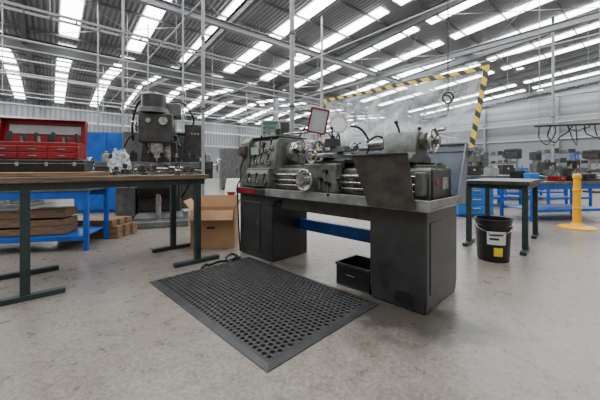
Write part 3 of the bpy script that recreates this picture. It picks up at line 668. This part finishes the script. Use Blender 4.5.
# ---------------------------------------------------------------- cardboard box
t=thing('cardboard_box','open brown cardboard box on the floor beside the lathe','box',(-1.36,3.72,0),math.radians(4))
w_,d_,h_=.54,.36,.47
MB().box(0,w_,0,.006,0,h_).box(0,w_,d_-.006,d_,0,h_).box(0,.006,.006,d_-.006,0,h_).box(w_-.006,w_,.006,d_-.006,0,h_).box(.006,w_-.006,.006,d_-.006,0,.006).make('box_body','card',t)
MB().box(.01,w_-.01,-.14,0,h_,h_+.005,rot=('X',.9),piv=(0,0,h_)).make('box_flap','card',t)
MB().box(0,w_,d_,d_+.16,h_,h_+.005,rot=('X',1.35),piv=(0,d_,h_)).make('box_flap','card',t)
MB().box(-.15,0,.01,d_-.01,h_,h_+.005,rot=('Y',.9),piv=(0,0,h_)).make('box_flap','card',t)
MB().box(w_,w_+.13,.01,d_-.01,h_,h_+.005,rot=('Y',-1.25),piv=(w_,0,h_)).make('box_flap','card',t)
MB().box(.2,.30,-.002,0,.24,.27).make('hand_hole','black',t)
t=thing('paper_sack','white paper sack with a red mark standing behind the cardboard box','sack',(W(232,4.6)[0],4.6,0),math.radians(5))
MB().frus((0,0,0),(.22,.14),(0,0,.1),(.24,.18)).frus((0,0,.1),(.24,.18),(0,0,.6),(.22,.14)).frus((0,0,.6),(.22,.14),(.02,0,.84),(.2,.02)).make('sack_body','paper',t,bev=.01)
MB().add([(-.07,-.084,.64),(.07,-.084,.64),(.0,-.09,.52)],[(0,1,2)]).make('red_mark','red',t,smooth=False)
# ---------------------------------------------------------------- right side
tbench('workbench','dark-topped workbench on grey-green steel T-shaped legs beside the bucket',(2.68,3.57,0),math.radians(47),1.1,.60,.84,ov=(.08,.10,.05,.05),foot=.4,topmat='dark')
X,Y,_=G(493,259)
t=thing('bucket','black plastic bucket with white and yellow labels on the concrete floor','bucket',(X,Y,0),math.radians(-20))
MB().lathe([(.001,.004),(.14,0),(.15,.01),(.17,.36),(.178,.36),(.178,.385),(.17,.39),(.17,.43),(.182,.435),(.182,.45),(.165,.45),(.155,.05),(.001,.04)],n=40).make('bucket_body','black',t)
def arcplate(mb,r0,r1,z0,z1,a0,a1,n=10):
    vs=[]
    for i in range(n+1):
        a=a0+(a1-a0)*i/n
        vs+=[(r0*math.cos(a),r0*math.sin(a),z0),(r1*math.cos(a),r1*math.sin(a),z1)]
    return mb.add(vs,[(2*i,2*i+2,2*i+3,2*i+1) for i in range(n)])
arcplate(MB(),.1625,.1710,.19,.33,math.radians(-122),math.radians(-60)).make('paper_label','white',t,label='white rectangular label')
arcplate(MB(),.1665,.1720,.24,.262,math.radians(-114),math.radians(-84)).make('label_patch','dark',t)
arcplate(MB(),.1700,.1725,.285,.30,math.radians(-114),math.radians(-70)).make('label_patch','dark',t)
arcplate(MB(),.156,.162,.07,.16,math.radians(-100),math.radians(-70)).make('paper_label','yellow',t,label='yellow rectangular label')
a_=[(.184*math.cos(math.radians(x)),.184*math.sin(math.radians(x)),.41-.10*math.sin(math.radians(-x))) for x in range(-180,1,15)]
MB().tube(a_,.004).make('bucket_handle','steel',t)
X,Y,_=G(577,228)
t=thing('bollard','yellow plastic post on a round yellow base standing on the concrete','bollard',(X,Y,0))
MB().lathe([(.25,0),(.25,.018),(.20,.035),(.1,.05),(.066,.09)],n=36).make('bollard_base','orange',t)
MB().lathe([(.06,.09),(.055,.3),(.055,.31),(.063,.315),(.063,.345),(.055,.35),(.052,.6),(.052,.61),(.06,.615),(.06,.645),(.052,.65),(.048,.82),(.06,.83),(.06,.88),(.04,.90),(.001,.905)],n=28).make('bollard_post','orange',t)
bluebench(W(532,5.6),math.radians(8),1.7,.7,.74,'bright blue steel workbench with lower shelf and cluttered top',shelf=.22)
bluebench((6.3,9.2,0),math.radians(10),2.2,.8,.8,'blue steel workbench near the far wall',shelf=.25)
bluebench((9.6,14.6,0),math.radians(-20),2.4,.8,.85,'blue steel workbench in a row down the hall',shelf=.25)
bluebench((4.3,7.6,0),math.radians(10),1.5,.7,.8,'blue steel workbench behind the lathe screen',shelf=.25)
bluebench((6.25,7.55,0),math.radians(10),1.3,.6,.8,'blue steel workbench standing behind the front blue bench',shelf=.25)
t=thing('blue_storage_cabinet','light blue drawer cabinet standing by the far bench','cabinet',W(471,6.3),math.radians(-3))
MB().box(-.35,.35,-.2,.25,.04,.62).box(-.3,.3,-.15,.2,0,.04).make('cabinet_body','blue2',t,bev=.01)
for i in range(3):
    d=MB().box(-.33,.33,-.212,-.2,.07+i*.18,.23+i*.18).make('drawer','blue2',t,bev=.004); MB().box(-.08,.08,-.23,-.212,.17+i*.18,.19+i*.18).make('drawer_handle','chrome',d)
def boxes(bb,aR,H,L_):
    def RB(x,y): return (bb[0]+x*math.cos(aR)-y*math.sin(aR),bb[1]+x*math.sin(aR)+y*math.cos(aR),H+.001)
    for i,(x_,y_,w_,h_,mt,lb) in enumerate(L_):
        t=thing('parts_box',lb,'box',RB(x_,y_),aR+.1*i)
        MB().box(-w_/2,w_/2,-.1,.1,0,.008).box(-w_/2,w_/2,-.1,-.092,.008,h_).box(-w_/2,w_/2,.092,.1,.008,h_).box(-w_/2,-w_/2+.008,-.092,.092,.008,h_).box(w_/2-.008,w_/2,-.092,.092,.008,h_).make('box_body',mt,t,bev=.002)
        MB().box(-.03,.03,-.106,-.1,h_*.5,h_*.7).make('box_handle','chrome',t)
        for k in range(3): MB().cyl((-.06+k*.05,0,.008),(-.07+k*.06,.02,h_+.04+.03*k),.012,n=8).make('stored_part','steel',t)
    return RB
RB=boxes(W(532,5.6),math.radians(8),.74,((.50,.45,.22,.16,'dark','dark steel parts box on the blue workbench'),(.76,.2,.2,.10,'red','red parts box on the blue workbench'),(1.0,.50,.26,.22,'mid','grey parts box on the blue workbench'),(1.10,.15,.2,.12,'black','black parts box on the blue workbench'),(1.45,.5,.3,.25,'dark','dark steel parts box on the blue workbench'),(.18,.5,.25,.2,'black','black parts box on the blue workbench')))
vice(RB(.18,.15),.4,'blue2','blue bench vice on the blue workbench',1.6)
vice(RB(1.45,.15),.2,'dark','dark bench vice on the blue workbench',1.5)
boxes((6.3,9.2),math.radians(10),.8,((.3,.3,.4,.3,'dark','dark steel parts box on the far blue bench'),(.9,.3,.3,.2,'blue2','blue parts box on the far blue bench'),(1.5,.3,.5,.35,'mid','grey parts box on the far blue bench'),(2.0,.3,.25,.2,'black','black parts box on the far blue bench')))
boxes((6.25,7.55),math.radians(10),.8,((.3,.3,.35,.35,'dark','dark steel parts box on the middle blue bench'),(.8,.3,.3,.25,'mid','grey parts box on the middle blue bench'),(1.15,.3,.2,.4,'black','black parts box on the middle blue bench')))
boxes((4.3,7.6),math.radians(10),.8,((.3,.3,.4,.25,'dark','dark steel parts box on the blue bench behind'),(.9,.3,.3,.2,'light','pale parts box on the blue bench behind')))
boxes((-4.30,3.25),math.radians(13),.77,((.9,.3,.3,.12,'dark','dark steel parts box on the blue bench'),(1.4,.3,.25,.10,'mid','grey parts box on the blue bench')))
def drill(loc,rz,label,mat='mid'):
    t=thing('pillar_drill',label,'pillar drill',loc,rz)
    MB().box(-.2,.2,-.3,.2,0,.08).make('drill_base',mat,t,bev=.01)
    MB().cyl((0,.1,.08),(0,.1,1.7),.05).make('pillar','steel',t)
    MB().box(-.18,.18,-.3,.04,.85,.89).cyl((0,.1,.8),(0,.1,.92),.07).make('work_table',mat,t,bev=.005)
    MB().box(-.12,.12,-.3,.2,1.35,1.62).prism([(-.32,1.62),(.25,1.62),(.22,1.74),(-.28,1.74)],'X',-.13,.13).make('drill_head',mat,t,bev=.02)
    MB().cyl((0,-.2,1.12),(0,-.2,1.35),.03).cyl((0,-.2,1.04),(0,-.2,1.12),.02).make('chuck','steel',t)
    MB().cyl((0,.28,1.4),(0,.28,1.65),.09).make('drive_motor','dark',t)
    for i in range(3):
        a=i*2.09+.3; MB().cyl((.13,-.1,1.45),(.17,-.1+.2*math.cos(a),1.45+.2*math.sin(a)),.008,n=8).make('feed_handle','steel',t)
    return t
d0=drill(W(512,11.5),.3,'grey pillar drill standing near the far benches','dark')
clone(d0,W(592,12.2),.1); clone(d0,W(535,13.6),-.2); clone(d0,W(92,12),.3,'grey pillar drill standing near the back wall'); clone(d0,W(352,13.5),.3,'grey pillar drill near the back wall')
def rack(loc,rz,label,n=4,w_=1.8,h_=1.9,mat='blue'):
    t=thing('shelving_rack',label,'shelving',loc,rz)
    for x in (-w_/2,w_/2):
        for y in (0,.5): MB().box(x-.025,x+.025,y-.025,y+.025,0,h_).make('upright',mat,t)
    for i in range(n): MB().box(-w_/2,w_/2,0,.5,.2+i*(h_-.3)/(n-1),.24+i*(h_-.3)/(n-1)).make('shelf','mid',t)
    for i in range(n):
        for k in range(5):
            x0=-w_/2+.08+k*.35; MB().box(x0,x0+.22+.02*(k%3),.05,.42,.241+i*(h_-.3)/(n-1),.241+i*(h_-.3)/(n-1)+.14+.05*((k+i)%3)).make('storage_box','dark' if (i+k)%2 else 'mid',t)
    return t
r0=rack(W(556,16.4),math.radians(-30),'blue and grey shelving rack near the far wall')
for px,D in ((594,17.4),(500,19),(465,22),(130,14),(188,18),(2,12.4)): clone(r0,W(px,D),math.radians(-30 if px>300 else 30))
locker(W(236,14),math.radians(30),1.3,.45,1.9,'mid','grey steel double-door cupboard near the back wall')
locker(W(172,12.3),math.radians(30),1.1,.45,1.8,'bluegrey','blue-grey steel double-door cupboard near the back wall')
locker(W(560,22),math.radians(-40),1.6,.45,2.0,'bluegrey','grey-blue steel cupboard against the far wall')
locker(W(340,18),math.radians(0),1.6,.45,2.0,'bluegrey','grey-blue steel cupboard near the far wall')
t=thing('hose_rail','dark overhead service rail with hanging black air hoses','service rail',W(600,6.6,1.95),math.radians(-20))
MB().box(-1.2,1.4,-.02,.02,0,.04).make('rail_beam','dark',t)
for x_ in (-1.1,0,1.3): MB().cyl((x_,0,.04),(x_,0,4.6),.010,n=6).make('drop_rod','galv',t)
rr=random.Random(11)
for i in range(9):
    x0=-1.0+i*.22+.1*rr.random(); w2=.06+.16*rr.random(); dd=.10+.34*rr.random(); sk=.15*(rr.random()-.5)
    P=[(x0-w2,0,0),(x0-w2*.9+sk,.05*rr.random(),-dd*.6),(x0-w2*.2+sk,-.05,-dd),(x0+w2*.6+sk,.05,-dd*(.6+.3*rr.random())),(x0+w2*1.1,0,-dd*.3),(x0+w2,0,0)]
    MB().tube(smoothpts(P),.010+.008*rr.random()).make('air_hose','black',t)
X,Y,_=W(448,2.35)
t=thing('hanging_air_line','dark coiled air line hanging from the roof above the lathe','air line',(X,Y,0))
MB().cyl((0,0,1.60),(0,0,6.9),.004,n=6).make('line','black',t)
MB().torus((0,0,1.55),(0,1,.1),.042,.007).torus((.0,.02,1.545),(0,1,-.3),.034,.006).make('coil','dark',t)
MB().cyl((0,0,1.44),(0,0,1.505),.009).make('coupler','steel',t)

# ---------------------------------------------------------------- world, camera
wd=bpy.data.worlds.new('World'); S.world=wd; wd.use_nodes=True
bg=wd.node_tree.nodes['Background']; bg.inputs[0].default_value=(1,.96,.92,1); bg.inputs[1].default_value=.5
cam=bpy.data.cameras.new('Camera'); co=bpy.data.objects.new('Camera',cam); COL.objects.link(co)
cam.lens=18; cam.sensor_width=36; cam.shift_y=-32/600; cam.clip_start=.05; cam.clip_end=200
co.location=(0,0,1); co.rotation_euler=(math.pi/2,0,0)
S.camera=co
